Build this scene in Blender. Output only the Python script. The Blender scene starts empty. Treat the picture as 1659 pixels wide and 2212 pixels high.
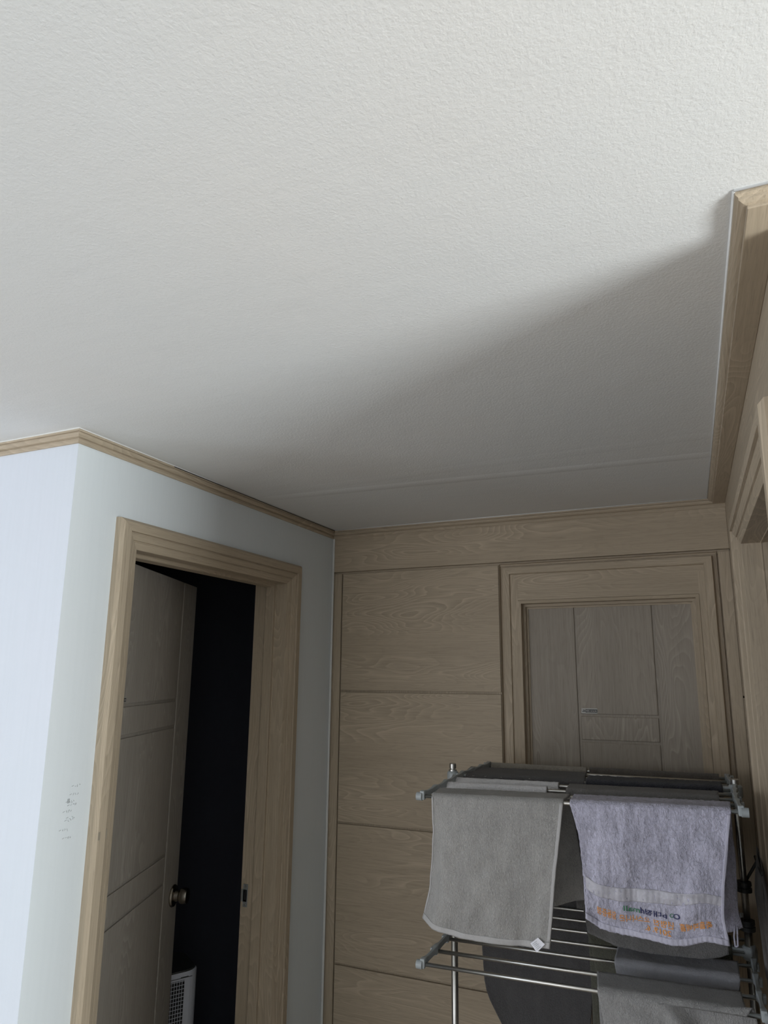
import bpy, bmesh, math, random
from mathutils import Vector, Matrix, noise
random.seed(7)
S = bpy.context.scene
COL = S.collection

# ------------------------------------------------------------------ camera
cam_d = bpy.data.cameras.new('camera'); cam = bpy.data.objects.new('camera', cam_d); COL.objects.link(cam)
cr = Vector((0.92411374, 0.38210698, 0.00283774)); cu = Vector((0.07318922, -0.18428493, 0.98014407)); cf = Vector((-0.37504284, 0.90555691, 0.19826635))
m = Matrix((cr, cu, -cf)).transposed().to_4x4(); m.translation = Vector((0, 0, 1.70))
cam.matrix_world = m
cam_d.sensor_fit = 'HORIZONTAL'; cam_d.sensor_width = 36.0
cam_d.lens = 1449.0565 * 36.0 / 1659.0
cam_d.shift_x = -54.585 / 1659.0; cam_d.shift_y = 55.853 / 1659.0
cam_d.clip_start = 0.02
S.camera = cam

# ------------------------------------------------------------------ light, exposure
S.view_settings.view_transform = 'Standard'; S.view_settings.look = 'None'
S.view_settings.exposure = 0.0; S.view_settings.gamma = 1.0
W = bpy.data.worlds.new('daylight'); S.world = W; W.use_nodes = True
W.node_tree.nodes['Background'].inputs[0].default_value = (0.75, 0.85, 1.0, 1); W.node_tree.nodes['Background'].inputs[1].default_value = 1.5
def area(name, loc, aim, sx, sy, power, color):
    d = bpy.data.lights.new(name, 'AREA'); d.shape = 'RECTANGLE'; d.size = sx; d.size_y = sy; d.energy = power; d.color = color
    o = bpy.data.objects.new(name, d); COL.objects.link(o); o.location = loc
    o.rotation_euler = (Vector(aim) - Vector(loc)).to_track_quat('-Z', 'Z').to_euler()
    return o
# daylight through the balcony window behind the photographer, the window on the left and through the narrow window at the far right of the living room
area('daylight_balcony_window', (-2.6, -3.15, 1.15), (-2.4, 0, 1.25), 2.4, 1.7, 35, (1.0, 0.955, 0.92))
area('daylight_left_window', (-4.97, -1.85, 1.20), (0.0, -0.6, 1.20), 1.5, 1.5, 47, (0.84, 0.91, 1.0))
area('daylight_side_window', (3.15, 0.03, 0.95), (0.0, 0.35, 1.75), 0.75, 1.3, 145, (0.93, 0.985, 1.0))

# ------------------------------------------------------------------ numbers of the place (metres)
XL = -1.5006      # left passage wall
YC = 1.2644       # living room wall left of the outer corner
YB = 2.6977       # panelled wall at the end of the passage
XR = 0.1597       # panelled wall on the right
YE = 0.985        # front end of the right wall
XS = 0.1019       # ceiling edge at the right soffit
HC = 2.35         # ceiling
SZ_ = 2.3275
DATA = {'dark_back': {'B': [(-0.6365, 0.491), (-0.5295, 0.4843), (-0.3966, 0.4967)],
               'L': [(-0.7662, 1.3538), (-0.7538, 1.0648), (-0.7394, 0.7542), (-0.7318, 0.6408), (-0.6744, 0.5443), (-0.6365, 0.491)],
               'R': [(-0.3604, 1.3653), (-0.364, 1.1028), (-0.3629, 0.7677), (-0.3828, 0.6013), (-0.3966, 0.4967)]},
 'grey_back': {'B': [(-0.7185, 1.0549), (-0.5146, 1.0677), (-0.3934, 1.0733), (-0.3519, 1.0933), (-0.3113, 1.1039)],
               'L': [(-0.7194, 1.3626), (-0.7201, 1.2544), (-0.7179, 1.1538), (-0.7185, 1.0549)],
               'R': [(-0.3374, 1.3678), (-0.3248, 1.2875), (-0.3136, 1.1835), (-0.3113, 1.1039)]},
 'grey_front': {'B': [(-0.7346, 1.0392), (-0.6771, 1.0262), (-0.612, 1.0169), (-0.5487, 1.0179), (-0.4748, 1.0183), (-0.415, 1.0203),
                      (-0.3796, 1.0253)],
                'L': [(-0.6955, 1.3615), (-0.6972, 1.2788), (-0.7044, 1.1945), (-0.7155, 1.1053), (-0.7346, 1.0392)],
                'R': [(-0.3326, 1.3713), (-0.3441, 1.2972), (-0.3572, 1.2072), (-0.368, 1.1134), (-0.3796, 1.0253)]},
 'lilac_back': {'B': [(-0.2787, 1.063), (-0.1518, 1.0686), (-0.0422, 1.0703), (0.0208, 1.0683), (0.0425, 1.0692), (0.0578, 1.0795), (0.0703, 1.0833)],
                'L': [(-0.3225, 1.3652), (-0.3052, 1.2075), (-0.2787, 1.063)],
                'R': [(0.0652, 1.3774), (0.0647, 1.3093), (0.0665, 1.2436), (0.0642, 1.1795), (0.0625, 1.1227), (0.0703, 1.0833)]},
 'lilac_front': {'B': [(-0.2863, 1.1098), (-0.2571, 1.0883), (-0.2081, 1.0792), (-0.1439, 1.0788), (-0.0817, 1.0768), (-0.0509, 1.0811),
                       (-0.0107, 1.0955), (0.0344, 1.0894)],
                 'L': [(-0.3158, 1.3716), (-0.2979, 1.3006), (-0.2901, 1.2091), (-0.2887, 1.1671), (-0.2863, 1.1098)],
                 'R': [(0.0612, 1.3931), (0.0481, 1.2997), (0.0342, 1.2222), (0.027, 1.1524), (0.0344, 1.0894)]},
 'low_front': {'B': [(-0.25, 0.7608), (-0.0842, 0.7756), (0.0771, 0.7909)],
               'L': [(-0.2671, 0.9461), (-0.2626, 0.9056), (-0.2567, 0.8747), (-0.2527, 0.8282), (-0.25, 0.7608)],
               'R': [(0.0583, 0.9732), (0.0722, 0.9606), (0.0782, 0.945), (0.0788, 0.8901), (0.0771, 0.7909)]},
 'mid_front': {'B': [(-0.3146, 1.0091), (-0.2403, 0.9861), (-0.1617, 0.9827), (-0.0818, 0.9854), (-0.0253, 0.986), (0.0068, 0.9939),
                     (0.0336, 1.0063)],
               'L': [(-0.3591, 1.3742), (-0.3448, 1.1974), (-0.3146, 1.0091)],
               'R': [(0.0419, 1.3743), (0.0348, 1.1786), (0.0336, 1.0063)]},
 'olive_front': {'B': [(-0.3075, 0.6479), (-0.1321, 0.6578), (0.0329, 0.6782)],
                 'L': [(-0.3458, 0.9437), (-0.3421, 0.9283), (-0.3342, 0.882), (-0.3264, 0.8362), (-0.3155, 0.742), (-0.3075, 0.6479)],
                 'R': [(0.0457, 0.9527), (0.0441, 0.906), (0.0431, 0.8256), (0.0329, 0.6782)]},
 'pale_front': {'B': [(-0.2447, 0.9098), (-0.1466, 0.9151), (-0.0617, 0.9171), (0.0069, 0.9206), (0.0498, 0.9228)],
                'L': [(-0.2481, 0.9403), (-0.2475, 0.924), (-0.2447, 0.9098)],
                'R': [(0.0547, 0.9488), (0.053, 0.9354), (0.0498, 0.9228)]},
 'tops': {'beige': (-0.7168, -0.3695),
          'dark': {'b': (-0.7662, -0.3588), 'f': (-0.7392, -0.3349)},
          'grey': {'b': (-0.7143, -0.3338), 'f': (-0.7004, -0.335)},
          'lilac': {'b': (-0.3235, 0.0648), 'f': (-0.3183, 0.0616)},
          'low': {'b': (-0.2855, 0.0522), 'f': (-0.2702, 0.0587)},
          'mid': {'b': (-0.3672, 0.0434), 'f': (-0.361, 0.0421)},
          'navy': {'b': (-0.3358, 0.0566), 'f': (-0.3323, 0.0574)},
          'olive': {'b': (-0.3632, 0.0488), 'f': (-0.3485, 0.0465)},
          'pale': {'b': (-0.2508, 0.0567), 'f': (-0.2503, 0.0554)},
          'taupe': (-0.3595, 0.0564),
          'white3': (-0.7244, -0.4157),
          'white4': (-0.7312, -0.3993)}}

# ------------------------------------------------------------------ materials
def lin(r, g, b):
    f = lambda c: (c / 12.92 if c <= 0.04045 else ((c + 0.055) / 1.055) ** 2.4)
    return (f(r / 255), f(g / 255), f(b / 255), 1)
class NT:
    def __init__(s, name):
        s.m = bpy.data.materials.new(name); s.m.use_nodes = True; s.t = s.m.node_tree; s.t.nodes.clear()
        s.out = s.n('ShaderNodeOutputMaterial'); s.b = s.n('ShaderNodeBsdfPrincipled'); s.l(s.b.outputs[0], s.out.inputs[0])
    def n(s, kind, **kw):
        x = s.t.nodes.new(kind)
        for k, v in kw.items(): setattr(x, k, v)
        return x
    def l(s, a, b): s.t.links.new(a, b)
    def val(s, sock, v):
        if hasattr(v, 'is_linked'): s.l(v, sock)
        else: sock.default_value = v
    def math(s, op, a, b=0.0, c=0.0):
        x = s.n('ShaderNodeMath', operation=op)
        s.val(x.inputs[0], a); s.val(x.inputs[1], b); s.val(x.inputs[2], c)
        return x.outputs[0]
    def mix(s, f, a, b, bt='MIX'):
        x = s.n('ShaderNodeMix', data_type='RGBA', blend_type=bt)
        s.val(x.inputs[0], f); s.val(x.inputs[6], a); s.val(x.inputs[7], b)
        return x.outputs[2]
    def coords(s, rand=False):
        c = s.n('ShaderNodeTexCoord').outputs['Object']
        if rand:
            r = s.n('ShaderNodeObjectInfo').outputs['Random']
            k = s.math('MULTIPLY', r, 23.0)
            v = s.n('ShaderNodeVectorMath', operation='ADD'); s.l(c, v.inputs[0]); s.l(k, v.inputs[1]); c = v.outputs[0]
        return c
    def noise(s, vec, scale, detail=2.0, rough=0.5, sc=None, dist=0.0):
        if sc:
            mp = s.n('ShaderNodeMapping'); s.l(vec, mp.inputs[0]); mp.inputs['Scale'].default_value = sc; vec = mp.outputs[0]
        x = s.n('ShaderNodeTexNoise'); s.l(vec, x.inputs['Vector'])
        x.inputs['Scale'].default_value = scale; x.inputs['Detail'].default_value = detail; x.inputs['Roughness'].default_value = rough; x.inputs['Distortion'].default_value = dist
        return x.outputs['Fac']
    def ramp(s, f, a, b):
        x = s.n('ShaderNodeMapRange'); s.l(f, x.inputs[0]); x.inputs[1].default_value = a; x.inputs[2].default_value = b
        return x.outputs[0]
    def bump(s, h, strength, dist, prev=None):
        x = s.n('ShaderNodeBump'); x.inputs['Strength'].default_value = strength; x.inputs['Distance'].default_value = dist; s.l(h, x.inputs['Height'])
        if prev is not None: s.l(prev, x.inputs['Normal'])
        return x.outputs[0]

def plain(name, col, rough=0.5, metal=0.0, var=0.06, scale=40, bump=0.0):
    t = NT(name); c = t.coords(True)
    n = t.noise(c, scale, 3)
    dark = tuple(v * (1 - var) for v in col[:3]) + (1,); lite = tuple(min(1, v * (1 + var)) for v in col[:3]) + (1,)
    t.l(t.mix(n, dark, lite), t.b.inputs['Base Color'])
    t.b.inputs['Roughness'].default_value = rough; t.b.inputs['Metallic'].default_value = metal
    if bump: t.l(t.bump(n, bump, 0.002), t.b.inputs['Normal'])
    return t.m

def wood(name, axis, col=(0.43, 0.345, 0.25), grain=1.0, rings=26.0):
    t = NT(name); c = t.coords(True)
    sc = [1, 1, 1]
    i = 'xyz'.index(axis)
    def S3(a, b): v = [b, b, b]; v[i] = a; return tuple(v)
    warp = t.noise(c, 1.0, 1.5, 0.45, S3(1.5, 9.5), 0.30)
    ph = t.math('MULTIPLY', warp, rings)
    fr = t.math('FRACT', ph)
    line = t.math('POWER', fr, 3.2)                                     # saw-tooth growth rings
    edge = t.math('MULTIPLY', line, t.math('MULTIPLY', t.ramp(fr, 1.0, 0.9), t.ramp(t.noise(c, 1.0, 2, 0.5, S3(1.5, 8.0)), 0.42, 0.62)))
    fib = t.noise(c, 1.0, 3, 0.6, S3(5.0, 210.0))
    pore = t.ramp(t.noise(c, 1.0, 2, 0.6, S3(14.0, 420.0)), 0.56, 0.72)
    big = t.noise(c, 1.0, 1, 0.5, S3(0.8, 9.0))
    base = tuple(col) + (1,)
    dk = tuple(v * 0.66 for v in col) + (1,); lt = (min(1, col[0] * 1.38), min(1, col[1] * 1.40), min(1, col[2] * 1.44), 1)
    x = t.mix(t.math('MULTIPLY', t.ramp(big, 0.3, 0.7), 0.22), base, dk)
    x = t.mix(t.math('MULTIPLY', edge, 1.0 * grain), x, lt)
    x = t.mix(t.math('MULTIPLY', t.ramp(fr, 0.35, 0.0), 0.16 * grain), x, dk)
    x = t.mix(t.math('MULTIPLY', t.ramp(fib, 0.35, 0.68), 0.30), x, lt)
    x = t.mix(t.math('MULTIPLY', pore, 0.55), x, dk)
    t.l(x, t.b.inputs['Base Color'])
    t.b.inputs['Roughness'].default_value = 0.55
    t.b.inputs['Specular IOR Level'].default_value = 0.3
    t.l(t.bump(fib, 0.25, 0.0006), t.b.inputs['Normal'])
    return t.m

def wallpaper(name, col, tint, pebble=1.0, streak='z'):
    t = NT(name); c = t.coords()
    st = {'x': (4, 90, 90), 'y': (90, 4, 90), 'z': (90, 90, 4)}[streak]
    soft = t.noise(c, 1.6, 3); s2 = t.noise(c, 1.0, 2, 0.5, st)
    x = t.mix(t.ramp(soft, 0.35, 0.65), tuple(col) + (1,), tuple(tint) + (1,))
    x = t.mix(t.math('MULTIPLY', t.ramp(s2, 0.4, 0.7), 0.10), x, tuple(v * 0.85 for v in col) + (1,))
    t.l(x, t.b.inputs['Base Color']); t.b.inputs['Roughness'].default_value = 0.85
    p = t.noise(c, 210.0, 2, 0.55, None, 0.0); q = t.noise(c, 9.0, 2)
    n = t.bump(q, 0.12, 0.01)
    t.l(t.bump(p, 0.42 * pebble, 0.0010, n), t.b.inputs['Normal'])
    return t.m

def terry(name, col, streak=1.0, var=0.22, pile=1.0, scale=1.0):
    t = NT(name); c = t.coords(True)
    a = t.noise(c, 1.0, 3, 0.65, (300 * scale, 300 * scale, 190 * scale), 0.8)
    b = t.noise(c, 18.0, 3, 0.6, (1, 1, 0.55))
    d = t.noise(c, 1.0, 2, 0.6, (55, 55, 7))
    k = t.math('ADD', t.math('MULTIPLY', t.ramp(a, 0.3, 0.7), 0.6), t.math('ADD', t.math('MULTIPLY', t.ramp(b, 0.35, 0.65), 0.32), t.math('MULTIPLY', t.ramp(d, 0.35, 0.65), 0.15 * streak)))
    dk = tuple(v * (1 - var * 1.3) for v in col) + (1,); lt = tuple(min(1, v * (1 + var)) for v in col) + (1,)
    t.l(t.mix(k, dk, lt), t.b.inputs['Base Color'])
    t.b.inputs['Roughness'].default_value = 0.95; t.b.inputs['Specular IOR Level'].default_value = 0.1
    t.b.inputs['Sheen Weight'].default_value = 0.25; t.b.inputs['Sheen Roughness'].default_value = 0.5
    n = t.bump(d, 0.25 * streak, 0.006)
    t.l(t.bump(a, 1.0 * pile, 0.0045, n), t.b.inputs['Normal'])
    return t.m

def steel(name, col=(0.62, 0.61, 0.58), rough=0.34):
    t = NT(name); c = t.coords()
    n = t.noise(c, 60.0, 3)
    t.l(t.mix(n, tuple(v * 0.85 for v in col) + (1,), tuple(col) + (1,)), t.b.inputs['Base Color'])
    t.b.inputs['Metallic'].default_value = 1.0
    t.b.inputs['Roughness'].default_value = rough
    return t.m

WC = (0.435, 0.358, 0.262)
M = dict(
 wood_x=wood('oak_film_along_x', 'x', WC), wood_y=wood('oak_film_along_y', 'y', WC), wood_z=wood('oak_film_upright', 'z', WC),
 door_z=wood('door_film_upright', 'z', (0.345, 0.303, 0.250)), leaf_z=wood('ajar_leaf_film_light_greyed', 'z', (0.325, 0.298, 0.260)), door_x=wood('door_film_level', 'x', (0.345, 0.303, 0.250)),  # leaf_z repeats the door film, with the greying from its light painted in
 ceiling=wallpaper('ceiling_paper', (0.75, 0.762, 0.757), (0.765, 0.762, 0.745), 1.7, 'x'),
 paper_blue=wallpaper('wall_paper_cool_white', (0.68, 0.73, 0.785), (0.70, 0.735, 0.80), 0.4),
 paper_grey=wallpaper('wall_paper_pale_grey', (0.715, 0.765, 0.785), (0.73, 0.765, 0.785), 0.4),
 caulk=plain('white_caulk', (0.72, 0.72, 0.70), 0.6),
 floor=wood('floor_planks', 'y', (0.38, 0.335, 0.29)),
 dark=plain('dim_room_shaded_paper', (0.045, 0.045, 0.06), 0.9),  # presumed white paper, darkened to carry the shade of the unlit room
 steel=steel('stainless_tube'), knob=steel('brushed_nickel', (0.40, 0.37, 0.32), 0.25), plate=plain('dull_zinc', (0.30, 0.32, 0.32), 0.4, 0.4),
 grey_plastic=plain('grey_plastic', (0.34, 0.37, 0.38), 0.4), dark_plastic=plain('dark_plastic', (0.035, 0.035, 0.033), 0.45),
 hole=plain('dark_recess', (0.008, 0.008, 0.009), 0.8),
 ink=plain('black_print', (0.02, 0.02, 0.02), 0.5), label=plain('silver_label', (0.34, 0.33, 0.30), 0.45, 0.2), letter=plain('light_print', (0.62, 0.60, 0.56), 0.5),
 white_plastic=plain('white_plastic', (0.62, 0.63, 0.68), 0.45),
 tag=plain('white_satin_tag', (0.80, 0.80, 0.86), 0.5), 
 pencil=plain('pencil_line', (0.42, 0.44, 0.45), 0.9), tape=plain('tape_mark', (0.30, 0.26, 0.20), 0.7),
 grey_towel=terry('grey_terry', (0.385, 0.375, 0.36)), hem_grey=terry('grey_hem_weave', (0.44, 0.43, 0.425), 1.0, 0.08, 0.2),
 lilac=terry('lilac_terry', (0.46, 0.45, 0.55), 2.6, 0.30, 1.0, 0.7), lilac_hem=terry('lilac_hem_weave', (0.51, 0.50, 0.60), 1.0, 0.08, 0.25),
 satin=plain('satin_band', (0.44, 0.43, 0.48), 0.36, 0.0, 0.25, 70, 1.0),
 mid_grey=terry('middle_grey_terry', (0.185, 0.178, 0.172)), charcoal=terry('charcoal_terry', (0.108, 0.105, 0.107)),
 navy=terry('navy_terry', (0.032, 0.034, 0.045)), beige=terry('beige_terry', (0.36, 0.33, 0.28)), taupe=terry('taupe_terry', (0.13, 0.115, 0.10)),
 white_cloth=terry('white_terry', (0.80, 0.79, 0.80), 1.0, 0.10), olive=terry('olive_grey_terry', (0.135, 0.135, 0.105)),
 pale=terry('pale_grey_cloth', (0.42, 0.42, 0.45), 1.4, 0.10, 0.5), low_grey=terry('worn_grey_terry', (0.34, 0.335, 0.33)),
 garment=terry('dark_jersey', (0.13, 0.12, 0.112), 1.0, 0.1, 0.4),
 thread_orange=plain('orange_thread', (0.72, 0.30, 0.06), 0.7, 0, 0.2, 300), thread_green=plain('green_thread', (0.05, 0.19, 0.10), 0.7, 0, 0.2, 300), thread_navy=plain('navy_thread', (0.02, 0.025, 0.10), 0.7, 0, 0.2, 300),
 red_thread=plain('faded_red_label', (0.35, 0.10, 0.10), 0.7),
)

# ------------------------------------------------------------------ helpers
def obj(name, bm, mat, parent=None, smooth=False, bevel=0.0, kind=None):
    me = bpy.data.meshes.new(name); bmesh.ops.recalc_face_normals(bm, faces=bm.faces[:]); bm.to_mesh(me); bm.free()
    if smooth:
        for p in me.polygons: p.use_smooth = True
    o = bpy.data.objects.new(name, me); COL.objects.link(o); me.materials.append(M[mat] if isinstance(mat, str) else mat)
    if parent is not None:
        o.parent = parent
        if parent.type == 'EMPTY' or any(parent.location): o.matrix_parent_inverse = Matrix.Translation(-parent.location)
    if bevel:
        b = o.modifiers.new('bevel', 'BEVEL'); b.width = bevel; b.segments = 2; b.limit_method = 'ANGLE'; b.angle_limit = math.radians(40)
    if kind: o['kind'] = kind
    return o
def thing(name, label, cat, loc=(0, 0, 0), group=None):
    o = bpy.data.objects.new(name, None); COL.objects.link(o); o.location = loc; o.empty_display_size = 0.05
    return tag(o, label, cat, group)
def tag(o, label, cat, group=None):
    o['label'] = label; o['category'] = cat
    if group: o['group'] = group
    return o
def box(bm, x0, x1, y0, y1, z0, z1):
    vs = [bm.verts.new((x, y, z)) for x in (x0, x1) for y in (y0, y1) for z in (z0, z1)]
    for f in ((0, 1, 3, 2), (4, 6, 7, 5), (0, 4, 5, 1), (2, 3, 7, 6), (0, 2, 6, 4), (1, 5, 7, 3)): bm.faces.new([vs[i] for i in f])
    return vs
def B(*a):
    bm = bmesh.new(); box(bm, *a); return bm
def boxes(lst):
    bm = bmesh.new()
    for a in lst: box(bm, *a)
    return bm
def tube(bm, p, q, r, n=16, r2=None):
    p = Vector(p); q = Vector(q); d = (q - p).normalized(); r2 = r if r2 is None else r2
    a = d.orthogonal().normalized(); b = d.cross(a)
    A = [bm.verts.new(p + r * (math.cos(t) * a + math.sin(t) * b)) for t in [2 * math.pi * i / n for i in range(n)]]
    Bv = [bm.verts.new(q + r2 * (math.cos(t) * a + math.sin(t) * b)) for t in [2 * math.pi * i / n for i in range(n)]]
    for i in range(n): bm.faces.new((A[i], A[(i + 1) % n], Bv[(i + 1) % n], Bv[i]))
    bm.faces.new(A); bm.faces.new(Bv[::-1])
def lathe(bm, origin, axis, prof, n=28):
    o = Vector(origin); d = Vector(axis).normalized(); a = d.orthogonal().normalized(); b = d.cross(a); prev = None
    for (h, r) in prof:
        ring = [bm.verts.new(o + d * h + r * (math.cos(2 * math.pi * i / n) * a + math.sin(2 * math.pi * i / n) * b)) for i in range(n)]
        if prev:
            for i in range(n): bm.faces.new((prev[i], prev[(i + 1) % n], ring[(i + 1) % n], ring[i]))
        else: bm.faces.new(ring)
        prev = ring
    bm.faces.new(prev[::-1])
def strip(bm, rows, thick=None):
    """quad strip mesh from a list of point rows"""
    V = [[bm.verts.new(p) for p in r] for r in rows]
    for i in range(len(V) - 1):
        for j in range(len(V[0]) - 1): bm.faces.new((V[i][j], V[i][j + 1], V[i + 1][j + 1], V[i + 1][j]))
    return V

# ------------------------------------------------------------------ setting: floor, ceiling, walls
obj('floor', B(-5.0, 3.3, -3.4, 4.2, -0.1, 0.0), 'floor', kind='structure')
ceiling = obj('ceiling', B(-5.0, 3.3, -3.4, 4.2, HC, HC + 0.12), 'ceiling', kind='structure')
# overlapped joints of the ceiling paper
def seam(pts, w, h, name):
    rows = []
    for (x, y) in pts: rows.append([(x, y - w, HC - 0.00005), (x, y - w * .5, HC - h), (x, y + w * .5, HC - h), (x, y + w, HC - 0.00005)])
    bm = bmesh.new(); strip(bm, rows); obj(name, bm, 'ceiling', ceiling, smooth=True)
seam([(XS, 2.133), (-0.3, 2.12), (-0.6738, 2.1034), (-1.2031, 2.0843), (XL, 2.075)], 0.030, 0.0016, 'paper_seam')
seam([(XS, 1.95), (-0.6, 1.975), (-1.05, 2.0), (XL, 2.03)], 0.030, 0.0005, 'paper_seam')

# living room wall left of the outer corner, faces the photographer
obj('wall_left', B(-5.0, XL - 0.0004, YC, YC + 0.14, 0, HC), 'paper_blue', kind='structure')
# passage wall with the open doorway (opening y 1.50-2.318, z up to 2.062)
O0, O1, OZ = 1.50, 2.318, 2.062
WT = 0.15
bm = boxes([(XL - WT, XL, YC + 0.0006, O0 - 0.004, 0, HC), (XL - WT, XL, O1 + 0.004, YB + 0.1, 0, HC), (XL - WT, XL, O0 - 0.004, O1 + 0.004, OZ, HC)])
wall_passage = obj('wall_passage', bm, 'paper_grey', kind='structure')
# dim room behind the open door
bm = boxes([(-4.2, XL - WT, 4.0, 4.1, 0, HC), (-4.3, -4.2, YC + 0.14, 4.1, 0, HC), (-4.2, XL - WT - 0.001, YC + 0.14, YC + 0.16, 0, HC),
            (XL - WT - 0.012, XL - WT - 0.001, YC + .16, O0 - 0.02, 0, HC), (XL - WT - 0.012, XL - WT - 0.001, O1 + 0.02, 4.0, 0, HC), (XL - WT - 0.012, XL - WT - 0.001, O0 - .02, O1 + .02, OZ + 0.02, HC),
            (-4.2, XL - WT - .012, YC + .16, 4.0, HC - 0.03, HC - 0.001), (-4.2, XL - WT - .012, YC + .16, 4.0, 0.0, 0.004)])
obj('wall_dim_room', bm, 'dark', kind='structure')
# closing walls of the living room with the two windows the daylight comes through
bm = boxes([(-5.0, -3.9, -3.3, -3.18, 0, HC), (-1.3, 3.3, -3.3, -3.18, 0, HC), (-3.9, -1.3, -3.3, -3.18, 0, 0.25), (-3.9, -1.3, -3.3, -3.18, 2.05, HC)])
obj('wall_balcony', bm, 'paper_blue', kind='structure')
bm = boxes([(3.2, 3.3, -3.2, -0.45, 0, HC), (3.2, 3.3, 0.5, 4.2, 0, HC), (3.2, 3.3, -0.45, 0.5, 0, 0.25), (3.2, 3.3, -0.45, 0.5, 1.75, HC)])
obj('wall_far_right', bm, 'paper_blue', kind='structure')
obj('wall_side_room', B(XR + 0.121, 3.2, 0.985, 1.07, 0, SZ_), 'wood_z', kind='structure')
obj('wall_far_left', boxes([(-5.1, -5.0, -3.4, -2.65, 0, HC), (-5.1, -5.0, -1.05, YC + 0.14, 0, HC), (-5.1, -5.0, -2.65, -1.05, 0, 0.4), (-5.1, -5.0, -2.65, -1.05, 2.0, HC)]), 'paper_blue', kind='structure')

# ---- crown strip under the ceiling, mitred round the corners
def crown(pts, name, side, mat='wood_x'):
    """pts: wall line (x,y); side: +1/-1 which side of the line the room is on"""
    prof = [(0.0, HC - 0.0370), (0.005, HC - 0.0375), (0.0075, HC - 0.0340), (0.0075, HC - 0.0270), (0.0045, HC - 0.0255), (0.0045, HC - 0.0235), (0.0110, HC - 0.0215), (0.0150, HC - 0.0170), (0.0155, HC - 0.0115), (0.0130, HC - 0.0105), (0.0130, HC - 0.0090), (0.0175, HC - 0.0080), (0.0180, HC - 0.0028), (0.0130, HC - 0.0024), (0.0130, HC - 0.0002), (0.0, HC - 0.0002)]
    P = [Vector(p) for p in pts]; rows = []
    for i, p in enumerate(P):
        d0 = (P[i] - P[i - 1]).normalized() if i else (P[1] - P[0]).normalized()
        d1 = (P[i + 1] - P[i]).normalized() if i < len(P) - 1 else d0
        n0 = Vector((-d0.y, d0.x)) * side; n1 = Vector((-d1.y, d1.x)) * side
        mm = (n0 + n1).normalized(); k = 1 / max(0.3, mm.dot(n0))
        rows.append([(p.x + mm.x * k * w, p.y + mm.y * k * w, z) for w, z in prof])
    bm = bmesh.new(); strip(bm, rows); return obj(name, bm, mat, kind='structure')
bmc = crown([(-5.0, YC), (XL, YC)], 'trim_1', -1, 'wood_x')
# mitre the free end of that strip at the outer corner
for v in bmc.data.vertices:
    if v.co.x > -2: v.co.x = XL + (YC - v.co.y)
crown_left = crown([(XL, YC), (XL, YB)], 'trim_2', -1, 'wood_y')
for v in crown_left.data.vertices:
    if v.co.y < 1.6: v.co.y = YC - (v.co.x - XL)
    else: v.co.y = YB - (v.co.x - XL)
crown_back = crown([(XL, YB), (XR, YB)], 'trim_3', -1, 'wood_x')
# thin dark gap / caulk bead between paper and strip
bm = boxes([(XL + 0.0005, XL + 0.011, YB - 0.006, YB - 0.0005, 0.0, HC - 0.037)])
obj('trim_4', bm, 'caulk', kind='structure', bevel=0.003)
bm = bmesh.new()
tube(bm, (XL + .0185, YB - .0185, HC - 0.0012), (XS, YB - .0185, HC - 0.0012), 0.0022, 8)
tube(bm, (XS - 0.001, YB - .0185, HC - 0.0012), (XS - 0.001, 0.9145, HC - 0.0012), 0.0022, 8)
tube(bm, (XL + .0185, YB - .0185, HC - 0.0012), (XL + .0185, YC - .0185, HC - 0.0012), 0.0016, 8)
tube(bm, (-5.0, YC - .0185, HC - 0.0012), (XL + .0185, YC - .0185, HC - 0.0012), 0.0020, 8)
tube(bm, (XS - 0.001, 0.9135, HC - 0.0012), (3.2, 0.9135, HC - 0.0012), 0.0020, 8)
obj('trim_5', bm, 'caulk', kind='structure', smooth=True)

# dark open joint left between the strip and the paper
bm = bmesh.new()
tube(bm, (XL + .0186, YB - .02, HC - 0.0040), (XL + .0186, YC + 0.35, HC - 0.0040), 0.0013, 6)
obj('joint_gap', bm, 'hole', crown_left)
# ---- right soffit board with its own edge strip
SZ = 2.328
bm = boxes([(0.1165, XR, 0.930, YB, SZ, HC - 0.0002), (XR, 3.2, 0.930, 1.07, SZ, HC - 0.0002)])
soffit = obj('trim_6', bm, 'wood_y', kind='structure', bevel=0.0015)
bm = bmesh.new()
prof = [(0.0, HC - .0002), (0.0, HC - 0.006), (0.004, HC - 0.009), (0.004, HC - 0.013), (0.010, HC - 0.016), (0.0145, HC - 0.017), (0.0145, HC - .0002)]
rows = [[(XS + w, YB - 0.0185, z) for w, z in prof], [(XS + w, 0.9157 + w, z) for w, z in prof], [(3.2, 0.9157 + w, z) for w, z in prof]]
strip(bm, rows); obj('trim_7', bm, 'wood_y', kind='structure')

# ---- panelled end wall
obj('wall_back', boxes([(-4.2, -0.66, YB + 0.085, YB + 0.25, 0, HC), (0.07, 3.2, YB + 0.085, YB + 0.25, 0, HC), (-0.66, 0.07, YB + 0.085, YB + 0.25, 2.03, HC), (-0.66, 0.07, YB + 0.2, YB + 0.25, 0, 2.03)]), 'dark', kind='structure')
wb = bpy.data.objects['wall_back']
HB = 2.156
obj('header_board', B(XL + 0.0005, XR, YB, YB + 0.085, HB, HC - 0.0003), 'wood_x', wb, bevel=0.0012)
obj('backing_strip', B(XL + 0.0005, XR, YB + 0.016, YB + 0.085, 2.140, HB - 0.0005), 'wood_x', wb)
obj('corner_stile', B(XL + 0.0005, -1.4535, YB + 0.006, YB + 0.085, 0, 2.1475), 'wood_z', wb, bevel=0.001)
obj('groove_backing', boxes([(-1.4535, -0.716, YB + 0.018, YB + 0.085, 0, 2.139)]), 'wood_z', wb)
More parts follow.
